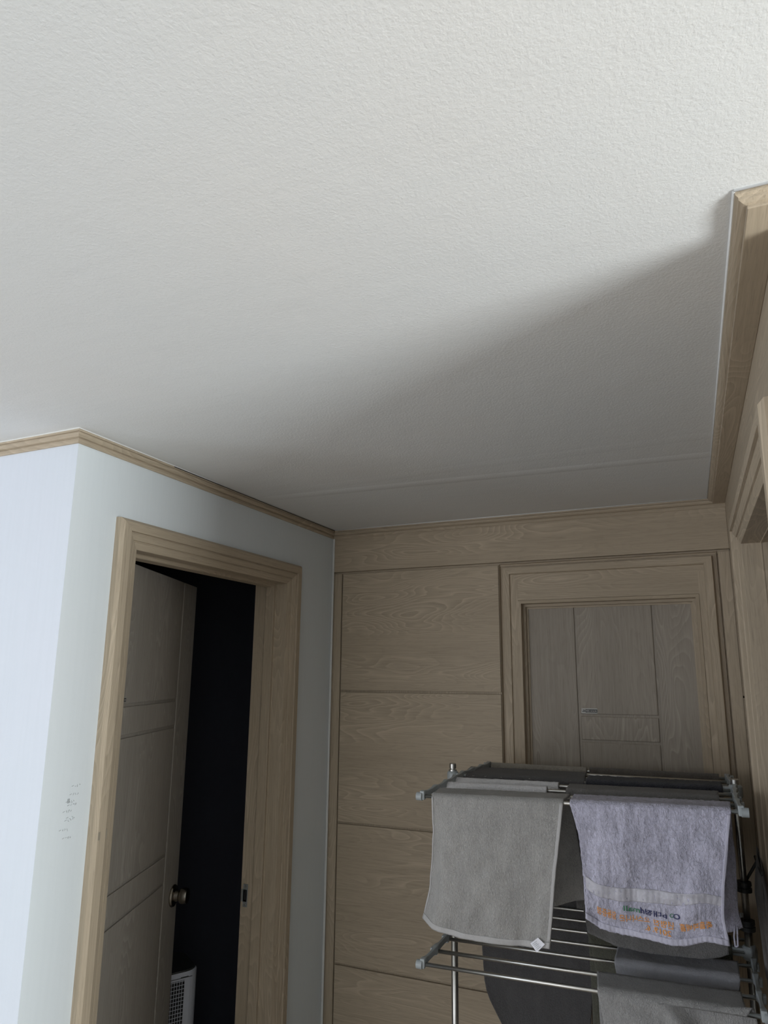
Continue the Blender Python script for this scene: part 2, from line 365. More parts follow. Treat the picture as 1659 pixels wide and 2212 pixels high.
zs = [2.1455, 1.6229, 1.0758, 0.5305, 0.02]
for a, b in zip(zs[:-1], zs[1:]):
    obj('panel', B(-1.4485, -0.7175, YB + 0.006, YB + 0.0175, b + 0.0045, a - (0.0045 if a < 2.1 else 0)), 'wood_x', wb, bevel=0.0022)

def frame(parent, a0, a1, zt, prof, fn, legmat, headmat, name='frame', left=True, right=True, head=True):
    """mitred three-sided frame; prof = (inset, outward depth); fn(a, depth, z) -> world point"""
    def leg(a, s):
        bm = bmesh.new(); strip(bm, [[fn(a + s * w, d, 0.0) for w, d in prof], [fn(a + s * w, d, zt - w) for w, d in prof]]); return bm
    if left: obj(name + '_leg', leg(a0, 1), legmat, parent)
    if right: obj(name + '_leg', leg(a1, -1), legmat, parent)
    if head:
        bm = bmesh.new(); strip(bm, [[fn(a0 + w, d, zt - w) for w, d in prof], [fn(a1 - w, d, zt - w) for w, d in prof]]); obj(name + '_head', bm, headmat, parent)

# closed door in the end wall
door2 = thing('door_2', 'closed grained wooden door in the panelled end wall behind the drying rack', 'door'); door2['kind'] = 'structure'
for k in ('label', 'category'): del door2[k]
back = lambda a, d, z: (a, YB - d, z)
frame(door2, -0.7150, 0.1140, 2.1490, [(0, -0.017), (0.0, -0.006), (0.001, -0.006), (0.004, -0.022), (0.013, -0.022), (0.016, -0.004), (0.0175, -0.0025), (0.0435, -0.0025), (0.0450, -0.0065), (0.047, -0.0105), (0.047, -0.05)], back, 'wood_z', 'wood_x', 'outer_frame')
frame(door2, -0.6690, 0.0750, 2.104, [(0, -0.05), (0, -0.0105), (0.0300, -0.0105), (0.0305, -0.05)], back, 'wood_z', 'wood_x', 'stile', head=False)
obj('frame_board', B(-0.6690, 0.0750, YB + 0.0112, YB + 0.05, 1.9945, 2.1035), 'wood_x', door2)
frame(door2, -0.6395, 0.0450, 1.994, [(0, -0.05), (0.0, -0.014), (0.001, -0.008), (0.013, -0.006), (0.0135, -0.04), (0.024, -0.040), (0.0245, -0.056), (0.032, -0.056), (0.032, -0.09)], back, 'wood_z', 'wood_x', 'door_stop')
YD = YB + 0.060
k = YD / YB
dz = lambda z: 1.70 + (z - 1.70) * k
g1, g2, h1, h2 = -0.4100 * k, -0.1215 * k, dz(1.5465), dz(1.4518)
gp = 0.0048
bm = bmesh.new()
obj('door_core', B(-0.63, 0.045, YD + 0.006, YD + 0.036, 0.01, 2.0), 'door_z', door2)
for (x0, x1, z0, z1, mt) in ((-0.63, g1 - gp, 0.01, 2.0, 'door_z'), (g2 + gp, 0.045, 0.01, 2.0, 'door_z'), (g1 + gp, g2 - gp, h1 + gp, 2.0, 'door_z'), (g1 + gp, g2 - gp, h2 + gp, h1 - gp, 'door_z'),
                             (g1 + gp, g2 - gp, 0.99 + gp, h2 - gp, 'door_z'), (g1 + gp, g2 - gp, 0.01, 0.99 - gp, 'door_z')):
    obj('door_panel', B(x0, x1, YD, YD + 0.0065, z0, z1), mt, door2, bevel=0.0028)

# right stile strip and the right panelled wall with its doorway
obj('groove_backing', B(0.1132, 0.1215, YB + 0.019, YB + 0.085, 0, 2.139), 'wood_z', wb)
obj('end_stile', B(0.1205, XR, YB + 0.006, YB + 0.085, 0, 2.1475), 'wood_z', wb, bevel=0.001)
RO0, RO1, ROZ = 1.27, 2.117, 2.069
bm = boxes([(XR + .006, XR + 0.12, RO1 + .004, YB + 0.1, 0, HC), (XR + .006, XR + 0.12, YE + .02, RO0 - .004, 0, HC), (XR + .006, XR + 0.12, RO0 - .004, RO1 + .004, ROZ + .004, HC)])
wr = obj('wall_right', bm, 'wood_z', kind='structure')
obj('header_board', B(XR, XR + 0.006, YE + .02, YB, 2.1525, HC - 0.0003), 'wood_y', wr, bevel=0.001)
obj('panel', B(XR, XR + 0.006, RO1 + .08, YB, 1.6265, 2.1485), 'wood_y', wr, bevel=0.0015)
obj('panel', B(XR, XR + 0.006, RO1 + .08, YB, 1.0803, 1.6195), 'wood_y', wr, bevel=0.0015)
obj('panel', B(XR, XR + 0.006, RO1 + .08, YB, 0.0, 1.0733), 'wood_y', wr, bevel=0.0015)
obj('end_board', B(XR + .002, XR + 0.118, YE, YE + .02, 0, SZ - .0005), 'wood_z', wr, bevel=0.001)
obj('panel', B(XR, XR + 0.006, YE + 0.02, RO0 - .08, 0.0, 2.1485), 'wood_z', wr, bevel=0.0015)

# doorway casing profile (inset from the outer edge, height off the wall)
CAS = [(0.0, 0.0), (0.001, 0.017), (0.010, 0.0265), (0.0355, 0.0265), (0.0365, 0.0195), (0.0390, 0.0195), (0.0400, 0.0210), (0.0580, 0.0140), (0.0590, 0.0095), (0.0620, 0.0095), (0.0630, 0.0110), (0.0820, 0.0040), (0.083, 0.0030), (0.083, -0.046), (0.0845, -0.047), (0.0845, -0.050), (0.083, -0.051), (0.083, -0.112), (0.083, -0.149)]
door3 = thing('door_3', '', 'door'); door3['kind'] = 'structure'
for k_ in ('label', 'category'): del door3[k_]
frame(door3, RO0 - 0.083, RO1 + 0.083, 2.152, CAS, lambda a, d, z: (XR - d, a, z), 'wood_z', 'wood_y', 'casing')

# left doorway: casing, jamb stop, strike plate, and the leaf standing ajar
door1 = thing('door_1', '', 'door'); door1['kind'] = 'structure'
for k_ in ('label', 'category'): del door1[k_]
frame(door1, 1.4175, 2.4010, 2.1405, [(w, d) for w, d in CAS], lambda a, d, z: (XL + d, a, z), 'wood_z', 'wood_y', 'casing')
frame(door1, 1.5005, 2.318, 2.0575, [(0, -0.050), (0.011, -0.050), (0.012, -0.052), (0.012, -0.088), (0.011, -0.090), (0, -0.090)], lambda a, d, z: (XL + d, a, z), 'wood_z', 'wood_y', 'jamb_stop', left=False)
HG = Vector((-1.601, 1.512)); DR = Vector((-0.2322, 0.6)).normalized(); NN = Vector((DR.y, -DR.x))
def LP(s, z, n=0.0): p = HG + DR * s + NN * n; return (p.x, p.y, z)
def leafbox(bm, s0, s1, z0, z1, n0, n1):
    vs = [bm.verts.new(LP(s, z, n)) for s in (s0, s1) for n in (n0, n1) for z in (z0, z1)]
    for f in ((0, 1, 3, 2), (4, 6, 7, 5), (0, 4, 5, 1), (2, 3, 7, 6), (0, 2, 6, 4), (1, 5, 7, 3)): bm.faces.new([vs[i] for i in f])
leaf = obj('door_leaf', (lambda b: (leafbox(b, 0.0, 0.7714, 0.012, 2.050, -0.036, -0.006), b)[1])(bmesh.new()), 'leaf_z', door1)
LG = [0.10, 0.624]
LH = [1.5985, 1.5018, 1.0487, 0.9505, 0.40, 0.30]
def lpanel(s0, s1, z0, z1, mt='leaf_z'):
    bm = bmesh.new(); leafbox(bm, s0, s1, z0, z1, -0.0065, 0.0); obj('door_panel', bm, mt, leaf, bevel=0.0030)
lpanel(0.0, LG[0] - gp, 0.012, 2.05); lpanel(LG[1] + gp, 0.7714, 0.012, 2.05)
zz = [2.05 + gp] + LH + [0.012 - gp]
for a, b in zip(zz[:-1], zz[1:]): lpanel(LG[0] + gp, LG[1] - gp, b + gp, a - gp, 'leaf_z')
# round knob
bm = bmesh.new(); o0 = LP(0.722, 0.881, 0.0); ax = (NN.x, NN.y, 0)
lathe(bm, o0, ax, [(0, 0.038), (0.004, 0.039), (0.009, 0.036), (0.011, 0.030), (0.012, 0.020), (0.024, 0.0185), (0.028, 0.021), (0.034, 0.0265), (0.046, 0.0285), (0.057, 0.026), (0.060, 0.020), (0.0605, 0.004)])
knob = obj('door_knob', bm, 'knob', leaf, smooth=True)
e = knob.modifiers.new('split', 'EDGE_SPLIT'); e.split_angle = math.radians(35)
# strike plate with its lip and latch hole
bm = boxes([(-1.6465, -1.6215, 2.3150, 2.3185, 0.851, 0.895), (-1.6385, -1.6185, 2.3150, 2.3185, 0.833, 0.913)])
sp = obj('strike_plate', bm, 'plate', door1, bevel=0.0008)
obj('latch_hole', B(-1.6335, -1.6205, 2.3146, 2.3151, 0.858, 0.892), 'hole', sp)
bm = bmesh.new()
for z in (0.842, 0.904): tube(bm, (-1.6285, 2.3152, z), (-1.6285, 2.3140, z), 0.0032, 10)
obj('screw', bm, 'steel', sp)
# two old tape marks on the near casing
obj('tape_mark', boxes([(XL + .0268, XL + .0276, 1.4275, 1.4345, 1.268, 1.288)]), 'tape', door1)
obj('tape_mark', boxes([(XL + .0206, XL + .0216, 1.4582, 1.4630, 1.266, 1.290)]), 'tape', door1)

# text helper ------------------------------------------------------
def text_mesh(body, size, ext=0.0, bold=0.0):
    cu_ = bpy.data.curves.new('lettering', 'FONT'); cu_.body = body; cu_.size = size; cu_.extrude = ext; cu_.offset = bold; cu_.align_x = 'LEFT'; cu_.resolution_u = 3
    to = bpy.data.objects.new('lettering', cu_); COL.objects.link(to)
    dg = bpy.context.evaluated_depsgraph_get(); me = bpy.data.meshes.new_from_object(to.evaluated_get(dg))
    bpy.data.objects.remove(to); return me
def plate(parent, place, w, h):
    """maker's plate: silver label, dark lozenge mark, lettering. place(a, z, out) -> world"""
    def bx(a0, a1, z0, z1, n0, n1):
        bm = bmesh.new(); vs = [bm.verts.new(place(a, z, n)) for a in (a0, a1) for n in (n0, n1) for z in (z0, z1)]
        for f in ((0, 1, 3, 2), (4, 6, 7, 5), (0, 4, 5, 1), (2, 3, 7, 6), (0, 2, 6, 4), (1, 5, 7, 3)): bm.faces.new([vs[i] for i in f])
        return bm
    p = obj('name_plate', bx(0, w, 0, h, 0, 0.0012), 'label', parent, bevel=0.0004)
    obj('plate_band', bx(w * 0.26, w * 0.98, h * 0.20, h * 0.78, 0.0012, 0.0014), 'ink', p)
    bm = bmesh.new()
    for i, (cx, cz, rx, rz, an) in enumerate(((0.115, 0.40, .055, .030, .5), (0.165, 0.62, .050, .028, -.7), (0.21, 0.42, .050, .028, .7))):
        ring = []
        for j in range(14):
            t = 2 * math.pi * j / 14; ca, sa = math.cos(an), math.sin(an); u, v = rx * math.cos(t), rz * math.sin(t)
            ring.append(bm.verts.new(place(w * (cx + u * ca - v * sa), h * cz + w * (u * sa + v * ca), 0.0014)))
        bm.faces.new(ring)
    obj('plate_mark', bm, 'ink', p)
    me = text_mesh('예림 DOOR', 1.0, 0, 0.0)
    xs = [v.co.x for v in me.vertices]; ys = [v.co.y for v in me.vertices]
    for v in me.vertices:
        a = (v.co.x - min(xs)) / (max(xs) - min(xs)); b = (v.co.y - min(ys)) / (max(ys) - min(ys))
        v.co = place(w * (0.29 + 0.66 * a), h * (0.28 + 0.42 * b), 0.0017)
    t = bpy.data.objects.new('plate_lettering', me); COL.objects.link(t); me.materials.clear(); me.materials.append(M['letter'])
    t.parent = p
plate(leaf, lambda a, z, n: LP(0.118 + a, 1.6065 + z, n), 0.058, 0.019)
plate(door2, lambda a, z, n: (-0.4025 * 1.022 + a, YD - n, dz(1.5525) + z), 0.0615, 0.0205)

# pencil height marks on the paper by the casing
def pencil(pts, r=0.0007):
    for a, b in zip(pts[:-1], pts[1:]): tube(PB, (XL + 0.0010, a[0], a[1]), (XL + 0.0010, b[0], b[1]), r, 5)
PB = bmesh.new()
rnd = random.Random(3)
for z, y0 in ((1.412, 1.352), (1.392, 1.348), (1.375, 1.338), (1.366, 1.344), (1.352, 1.332), (1.336, 1.344), (1.330, 1.340), (1.309, 1.326), (1.288, 1.338)):
    pencil([(y0, z), (y0 + 0.006, z + 0.002)], 0.0005)
    for q in range(3):
        y = y0 + 0.010 + q * 0.0065; pencil([(y, z + rnd.uniform(-.003, .003)), (y + rnd.uniform(.001, .004), z + rnd.uniform(-.003, .004)), (y + rnd.uniform(.000, .004), z + rnd.uniform(-.005, .003))], 0.00045)
for p in range(4): pencil([(1.343 + p * .002, 1.372), (1.343 + p * .002, 1.383)], 0.0004)
obj('pencil_marks', PB, 'pencil', wall_passage)

# baseboards
obj('baseboard_left', B(-5.0, XL + 0.011, YC - 0.011, YC - .0005, 0, 0.09), 'wood_x', kind='structure')
obj('baseboard_passage', boxes([(XL + .0005, XL + 0.011, YC - 0.011, 1.416, 0, 0.09), (XL + .0005, XL + 0.011, 2.402, YB - .006, 0, 0.09)]), 'wood_y', kind='structure')

# ------------------------------------------------------------------ air purifier in the dim room
AC = Vector((-1.985, 2.475)); AD = Vector((0.54, 0.84)).normalized(); AN = Vector((AD.y, -AD.x))
ap = thing('air_purifier', 'white air purifier with square grille standing in the dim room behind the open door', 'air purifier', (-2.10, 2.34, 0.004))
def apt(s, n, z): p = Vector((-1.893, 2.412)) - AD * s + AN * n; return (p.x, p.y, z)
def rounded(bm, z0, z1, s0=0.0, s1=0.30, n0=-0.22, n1=0.0, r=0.05, top=0.0):
    pts = []
    for cs, cn, a0 in ((s0 + r, n1 - r, 90), (s1 - r, n1 - r, 0), (s1 - r, n0 + r, -90), (s0 + r, n0 + r, -180)):
        for i in range(7):
            a = math.radians(a0 - 0 + (i * -15) + 90 - 0) if False else math.radians(a0 + 90 - i * 15)
            pts.append((cs + r * math.cos(a), cn + r * math.sin(a)))
    rings = []
    for z, k in ((z0, 0), (z1 - 0.006, 0), (z1, 0.006)):
        rings.append([bm.verts.new(apt((s0 + s1) / 2 + (s - (s0 + s1) / 2) * (1 - k * 6), (n0 + n1) / 2 + (n - (n0 + n1) / 2) * (1 - k * 6), z + top)) for s, n in pts])
    for a, b in zip(rings[:-1], rings[1:]):
        for i in range(len(a)): bm.faces.new((a[i], a[(i + 1) % len(a)], b[(i + 1) % len(a)], b[i]))
    bm.faces.new(rings[0]); bm.faces.new(rings[-1][::-1])
bm = bmesh.new(); rounded(bm, 0.006, 0.548); obj('housing', bm, 'white_plastic', ap, smooth=False)
bm = bmesh.new(); rounded(bm, 0.5482, 0.553, 0.004, 0.296, -0.216, -0.004); obj('lid', bm, 'dark_plastic', ap)
bm = bmesh.new()
def apbox(bm, s0, s1, n0, n1, z0, z1):
    vs = [bm.verts.new(apt(s, n, z)) for s in (s0, s1) for n in (n0, n1) for z in (z0, z1)]
    for f in ((0, 1, 3, 2), (4, 6, 7, 5), (0, 4, 5, 1), (2, 3, 7, 6), (0, 2, 6, 4), (1, 5, 7, 3)): bm.faces.new([vs[i] for i in f])
apbox(bm, 0.058, 0.25, -0.002, 0.0008, 0.08, 0.522); gr_ = obj('grille_recess', bm, 'hole', ap)
bm = bmesh.new()
for i in range(33): apbox(bm, 0.058, 0.25, 0.0008, 0.0022, 0.08 + i * 0.0137, 0.0820 + i * 0.0137)
for i in range(20): apbox(bm, 0.058 + i * 0.0100, 0.0597 + i * 0.0100, 0.0008, 0.0022, 0.08, 0.522)
obj('grille_bars', bm, 'white_plastic', ap)
bm = bmesh.new(); apbox(bm, 0.03, 0.27, 0.0, 0.0012, 0.529, 0.531); apbox(bm, 0.045, 0.075, 0.0, 0.0015, 0.5315, 0.5335); obj('lid_seam', bm, 'dark_plastic', ap)

# ------------------------------------------------------------------ drying rack
RY = [1.87 + 0.67 * i / 7 for i in range(8)]
RXL, RXR, RR = -0.7235, 0.0870, 0.0052
def topz(x, y):
    t = (y - 1.87) / 0.67; a = 1.3600 + 0.003 * t; b = 1.379 - 0.015 * t
    f = (x - RXL) / (RXR - RXL); return a + (b - a) * f
def lowz(x, y): return 0.930 + 0.0145 * (x - RXL) / (RXR - RXL)
rack = thing('drying_rack', 'stainless steel laundry rack with two tiers of rods before the panelled end wall', 'drying rack', (-0.34, 2.25, 0))
PXL, PXR, PY = -0.7745, 0.0915, 2.262
for zf in (topz, lowz):
    for y in RY:
        x1 = RXR - (0.02 if zf is topz else 0.0) * (y - 1.87) / .67
        bm = bmesh.new(); tube(bm, (RXL - 0.008, y, zf(RXL, y)), (x1 + 0.008, y, zf(x1, y)), RR if y < 2 or zf is topz else RR * 0.9, 14)
        obj('rod', bm, 'steel', rack, smooth=True)
def arm(x, zf, side, name='arm'):
    """swept plastic arm with a knuckle at every rod and a round end cap"""
    bm = bmesh.new(); rows = []
    n = 56
    for i in range(n + 1):
        t = i / n; y = 1.862 + (2.552 - 1.862) * t; z = zf(x, y)
        k = min(abs(y - r_) for r_ in RY) / 0.048
        h = 0.0075 + 0.0045 * max(0, 1 - k * 1.6); w = 0.0045 + 0.0035 * max(0, 1 - k * 2.2)
        up = 0.004 + 0.004 * math.sin(math.pi * t)
        dx = side * (-0.010 * math.sin(math.pi * min(1, abs(t - 0.58) * 1.3)) + 0.004)
        rows.append([(x + dx - w, y, z - h + up), (x + dx + w, y, z - h + up), (x + dx + w, y, z + h + up), (x + dx - w, y, z + h + up), (x + dx - w, y, z - h + up)])
    V = [[bm.verts.new(p) for p in r_[:4]] for r_ in rows]
    for a, b in zip(V[:-1], V[1:]):
        for j in range(4): bm.faces.new((a[j], a[(j + 1) % 4], b[(j + 1) % 4], b[j]))
    bm.faces.new(V[0][::-1]); bm.faces.new(V[-1])
    for y in RY:
        xx = x
        box(bm, xx - 0.0095, xx + 0.0095, y - 0.0085, y + 0.0085, zf(x, y) - 0.009, zf(x, y) + 0.0095)
    a = obj(name, bm, 'grey_plastic', rack, bevel=0.002)
    for y in (1.866, 2.546):
        bm = bmesh.new(); lathe(bm, (x + side * 0.013, y, zf(x, y)), (-side, 0, 0), [(-0.001, 0.009), (0.0, 0.0112), (0.016, 0.0112), (0.017, 0.0095)])
        obj('end_cap', bm, 'grey_plastic', a, smooth=False)
    return a
for zf in (topz, lowz):
    arm(RXL - 0.010, zf, -1); arm(RXR + 0.010 - (0.010 if zf is topz else 0), zf, 1)
for px, s in ((PXL, -1), (PXR, 1)):
    bm = bmesh.new(); tube(bm, (px, PY, 0.03), (px, PY, 1.00), 0.0112, 20); obj('pole', bm, 'steel', rack, smooth=True)
    bm = bmesh.new(); tube(bm, (px, PY, 0.99), (px, PY, 1.378), 0.0090, 20); obj('upper_pole', bm, 'steel', rack, smooth=True)
    bm = bmesh.new(); lathe(bm, (px, PY, 1.372), (0, 0, 1), [(0, 0.0135), (0.010, 0.0135), (0.011, 0.009), (0.013, 0.009), (0.014, 0.0115), (0.028, 0.0115), (0.030, 0.0095)]); obj('pole_cap', bm, 'steel', rack, smooth=False)
    # bracket that ties arm and pole
    for zf in (topz, lowz):
        z = zf(px, PY)
        bm = bmesh.new(); lathe(bm, (px, PY, z - 0.020), (0, 0, 1), [(0, 0.0165), (0.004, 0.019), (0.030, 0.019), (0.036, 0.0150)])
        box(bm, min(px, px - s * 0.045), max(px, px - s * 0.045), PY - 0.011, PY + 0.011, z - 0.012, z + 0.010)
        obj('bracket', bm, 'grey_plastic', rack, bevel=0.002)
    # black clamp rings of the hanger on the pole
    if s > 0:
        for z in (1.113, 1.013):
            bm = bmesh.new()
            lathe(bm, (px, PY, z - 0.014), (0, 0, 1), [(0, 0.0105), (0, 0.0195), (0.011, 0.0200), (0.012, 0.0175), (0.016, 0.0175), (0.017, 0.0200), (0.027, 0.0195), (0.028, 0.0105)])
            obj('clamp_ring', bm, 'dark_plastic', rack, smooth=False)
    bm = bmesh.new(); tube(bm, (px, PY - 0.30, 0.020), (px, PY + 0.28, 0.020), 0.0115, 16); tube(bm, (px, PY, 0.02), (px, PY, 0.06), 0.016, 16); obj('foot', bm, 'steel', rack, smooth=False)
    for y in (PY - 0.30, PY + 0.28):
        bm = bmesh.new(); tube(bm, (px, y - 0.012, 0.017), (px, y + 0.012, 0.017), 0.0165, 16); obj('foot_cap', bm, 'grey_plastic', rack)
bm = bmesh.new(); tube(bm, (PXL, PY, 0.30), (PXR, PY, 0.30), 0.008, 14); obj('cross_bar', bm, 'steel', rack, smooth=True)
bm = bmesh.new(); tube(bm, (PXL, PY, topz(PXL, PY) - .004), (PXL, PY, topz(PXL, PY) - .0), 0.008, 14); bm.free()
# small side hanger bar on the right pole that carries the dark clothes
bm = bmesh.new(); tube(bm, (PXR, PY + .015, 1.113), (0.128, PY - 0.02, 1.185), 0.004, 10); tube(bm, (0.128, PY - 0.19, 1.196), (0.128, PY + 0.02, 1.190), 0.004, 10)
obj('side_hanger', bm, 'dark_plastic', rack, smooth=True)

# ------------------------------------------------------------------ towels
def polyl(pts, t):
    """point at parameter t on a polyline by arc length"""
    L = [0.0]
    for a, b in zip(pts[:-1], pts[1:]): L.append(L[-1] + math.hypot(b[0] - a[0], b[1] - a[1]))
    d = t * L[-1]
    for i in range(len(pts) - 1):
        if d <= L[i + 1] or i == len(pts) - 2:
            f = (d - L[i]) / max(1e-9, L[i + 1] - L[i]); return (pts[i][0] + (pts[i + 1][0] - pts[i][0]) * f, pts[i][1] + (pts[i + 1][1] - pts[i][1]) * f)
def smoothpoly(pts, t):
    h = 0.035; n = 5; a = [0, 0]
    if t <= 0 or t >= 1: return polyl(pts, max(0, min(1, t)))
    w = min(h, t, 1 - t)
    for i in range(n):
        p = polyl(pts, t + w * (2 * i / (n - 1) - 1)); a[0] += p[0] / n; a[1] += p[1] / n
    return a
class Towel:
    """cloth laid over one or two rods: back fall, top, front fall. fall = dict(L=[(x,z)..], R=[..], B=[..]) from the rod down"""
    def __init__(s, name, label, mat, front, back, yf, yb, xf, xb, zf, group=None, thick=0.0045, wave=0.006, seed=0, fold=None, fuzz=0.0011, nu=70, nv=70, lump=0.0, cat='towel', flare=0.012, bflare=0.02):
        s.front, s.back, s.yf, s.yb, s.seed, s.wave, s.fold, s.lump = front, back, yf, yb, seed, wave, fold, lump
        s.zf = zf; s.xf = xf; s.xb = xb; s.flare = flare
        h = RR + 0.5 * thick + 0.001
        rows = []
        nt = 10 if abs(yf - yb) > 0.02 else 6
        nb = int(nv * 0.5)
        for i in range(nb, 0, -1): rows.append([s.fall(back, yb + h, xb, j / nu, i / nb, zf, +1, bflare) for j in range(nu + 1)])
        for i in range(nt + 1):
            t = i / nt; row = []
            for j in range(nu + 1):
                u = j / nu; x = (xb[0] + (xb[1] - xb[0]) * u) * (1 - t) + (xf[0] + (xf[1] - xf[0]) * u) * t
                a = 0.25 * (1 - abs(2 * t - 1))
                if abs(yf - yb) > 0.02:
                    # round the rods, sag a little between them
                    y = (yb + h) + (yf - yb - 2 * h) * t
                    e = min(t, 1 - t) * (yb - yf + 2 * h) ; rz = h - (max(0, 1 - e / h)) ** 2 * h * 0.9
                    z = zf(x, y) + rz - 0.0035 * math.sin(math.pi * t) * (0.7 + 0.6 * noise.noise((u * 4, seed, 3)))
                else:
                    an = math.pi * t; y = (yf + yb) / 2 + h * math.cos(an); z = zf(x, yf) + h * math.sin(an)
                row.append(Vector((x, y, z)))
            rows.append(row)
        s.f0 = len(rows) - 1
        for i in range(1, nv + 1): rows.append([s.fall(front, yf - h, xf, j / nu, i / nv, zf, -1, flare) for j in range(nu + 1)])
        s.rows, s.nu, s.nv = rows, nu, nv
        bm = bmesh.new()
        if fuzz:
            rows2 = [[p + Vector((0, fuzz * noise.noise(Vector((p.x * 160, p.y * 160, p.z * 160))), fuzz * 0.8 * noise.noise(Vector((p.x * 130 + 9, p.y * 130, p.z * 130))))) for p in r_] for r_ in rows]
        else: rows2 = rows
        strip(bm, rows2)
        for v in bm.verts: pass
        s.o = obj(name, bm, mat, None, smooth=True)
        md = s.o.modifiers.new('thickness', 'SOLIDIFY'); md.thickness = thick; md.offset = 0.0; md.use_rim = True
        tag(s.o, label, cat, group)
    def fall(s, F, y0, xs, u, v, zf, sgn, flare):
        top = (xs[0] + (xs[1] - xs[0]) * u, 0.0)
        xt = top[0]; zt = zf(xt, y0)
        Lp = [(xs[0], zf(xs[0], y0))] + list(F['L'][1:]); Rp = [(xs[1], zf(xs[1], y0))] + list(F['R'][1:]); Bp = F['B']
        L = smoothpoly(Lp, v); R = smoothpoly(Rp, v); T = (xt, zt); Bt = smoothpoly(Bp, u)
        P = []
        for k in (0, 1):
            c = (1 - v) * T[k] + v * Bt[k] + (1 - u) * L[k] + u * R[k]
            c -= (1 - u) * (1 - v) * (Lp[0][k]) + u * (1 - v) * Rp[0][k] + (1 - u) * v * Bp[0][k] + u * v * Bp[-1][k]
            P.append(c)
        amp = s.wave * (v ** 0.8)
        w = amp * (math.sin(u * 9 + s.seed + 1.2 * math.sin(v * 3 + s.seed)) * 0.8 + 0.9 * noise.noise((u * 3.2, v * 2.2, s.seed + 5)) + 0.5 * noise.noise((u * 11, v * 4.0, s.seed + 1)))
        w += s.lump * noise.noise((u * 7, v * 9, s.seed)) * min(1, v * 4)
        out = flare * math.sin(min(1, v * 1.1) * math.pi * 0.5)
        y = y0 + sgn * (out + abs(s.wave) * 0.6 * v) + w
        if s.fold and sgn < 0: y += s.fold(u, v)
        return Vector((P[0], y, P[1]))
    def at(s, u, v, off=0.0):
        """front-fall surface point, u 0-1 left to right, v 0-1 downwards"""
        i = v * s.nv; j = u * s.nu; i0 = min(s.nv - 1, max(0, int(i))); j0 = min(s.nu - 1, max(0, int(j))); fi, fj = i - i0, j - j0
        R = s.rows; a, b, c, d = R[s.f0 + i0][j0], R[s.f0 + i0][j0 + 1], R[s.f0 + i0 + 1][j0], R[s.f0 + i0 + 1][j0 + 1]
        p = a * (1 - fi) * (1 - fj) + b * (1 - fi) * fj + c * fi * (1 - fj) + d * fi * fj
        n = (b - a).cross(c - a).normalized()
        if n.y > 0: n = -n
        return p + n * off
    def patch(s, name, mat, u0, u1, v0, v1, off=0.0034, nu=50, nv=5, thick=0.0012, ripple=0.0):
        rows = []
        for i in range(nv + 1):
            rows.append([s.at(u0 + (u1 - u0) * j / nu, (v0(u0 + (u1 - u0) * j / nu) if callable(v0) else v0) * (1 - i / nv) + (v1(u0 + (u1 - u0) * j / nu) if callable(v1) else v1) * i / nv, off + ripple * math.sin(j * 1.7)) for j in range(nu + 1)])
        bm = bmesh.new(); strip(bm, rows); o = obj(name, bm, mat, s.o, smooth=True)
        md = o.modifiers.new('thickness', 'SOLIDIFY'); md.thickness = thick; md.offset = 0
        return o
    def lettering(s, name, body, mat, u0, u1, v0, v1, dv=0.0, off=0.0042, mirror=True, bold=0.0):
        me = text_mesh(body, 1.0, 0.0, bold)
        if not me.vertices: return
        bmx = bmesh.new(); bmx.from_mesh(me); bmesh.ops.subdivide_edges(bmx, edges=bmx.edges[:], cuts=1)
        xs = [v.co.x for v in bmx.verts]; ys = [v.co.y for v in bmx.verts]
        for v in bmx.verts:
            a = (v.co.x - min(xs)) / (max(xs) - min(xs)); b = (v.co.y - min(ys)) / (max(ys) - min(ys))
            if mirror: a = 1 - a
            v.co = s.at(u0 + (u1 - u0) * a, (v1 + (v0 - v1) * b) + dv * a, off)
        bmx.to_mesh(me); bmx.free()
        o = bpy.data.objects.new(name, me); COL.objects.link(o); me.materials.clear(); me.materials.append(M[mat]); o.parent = s.o
        return o

T = DATA['tops']
def drop(x0, x1, z0, z1): return dict(L=[(x0, z0), (x0, z1)], R=[(x1, z0), (x1, z1)], B=[(x0, z1), (x1, z1)])

# grey towel, front left
def fold_grey(u, v): return 0.034 * max(0, 1 - u / 0.12) * min(1, v * 2.2) * (0.3 + 0.7 * v) - 0.012 * v * math.exp(-((u - 0.17) / 0.08) ** 2)
tg = Towel('towel', 'large grey terry towel with white care label, front left of the top tier', 'grey_towel', DATA['grey_front'], DATA['grey_back'], RY[0], RY[1], T['grey']['f'], T['grey']['b'], topz, wave=0.008, seed=1, fold=fold_grey, lump=0.006)
tg.patch('hem', 'hem_grey', 0.0, 1.0, 0.955, 0.995, 0.0030)
tg.patch('side_hem', 'hem_grey', 0.975, 0.999, 0.0, 0.95, 0.0030, nu=3, nv=40)
tg.patch('side_hem', 'hem_grey', 0.001, 0.014, 0.0, 0.95, 0.0030, nu=3, nv=40)
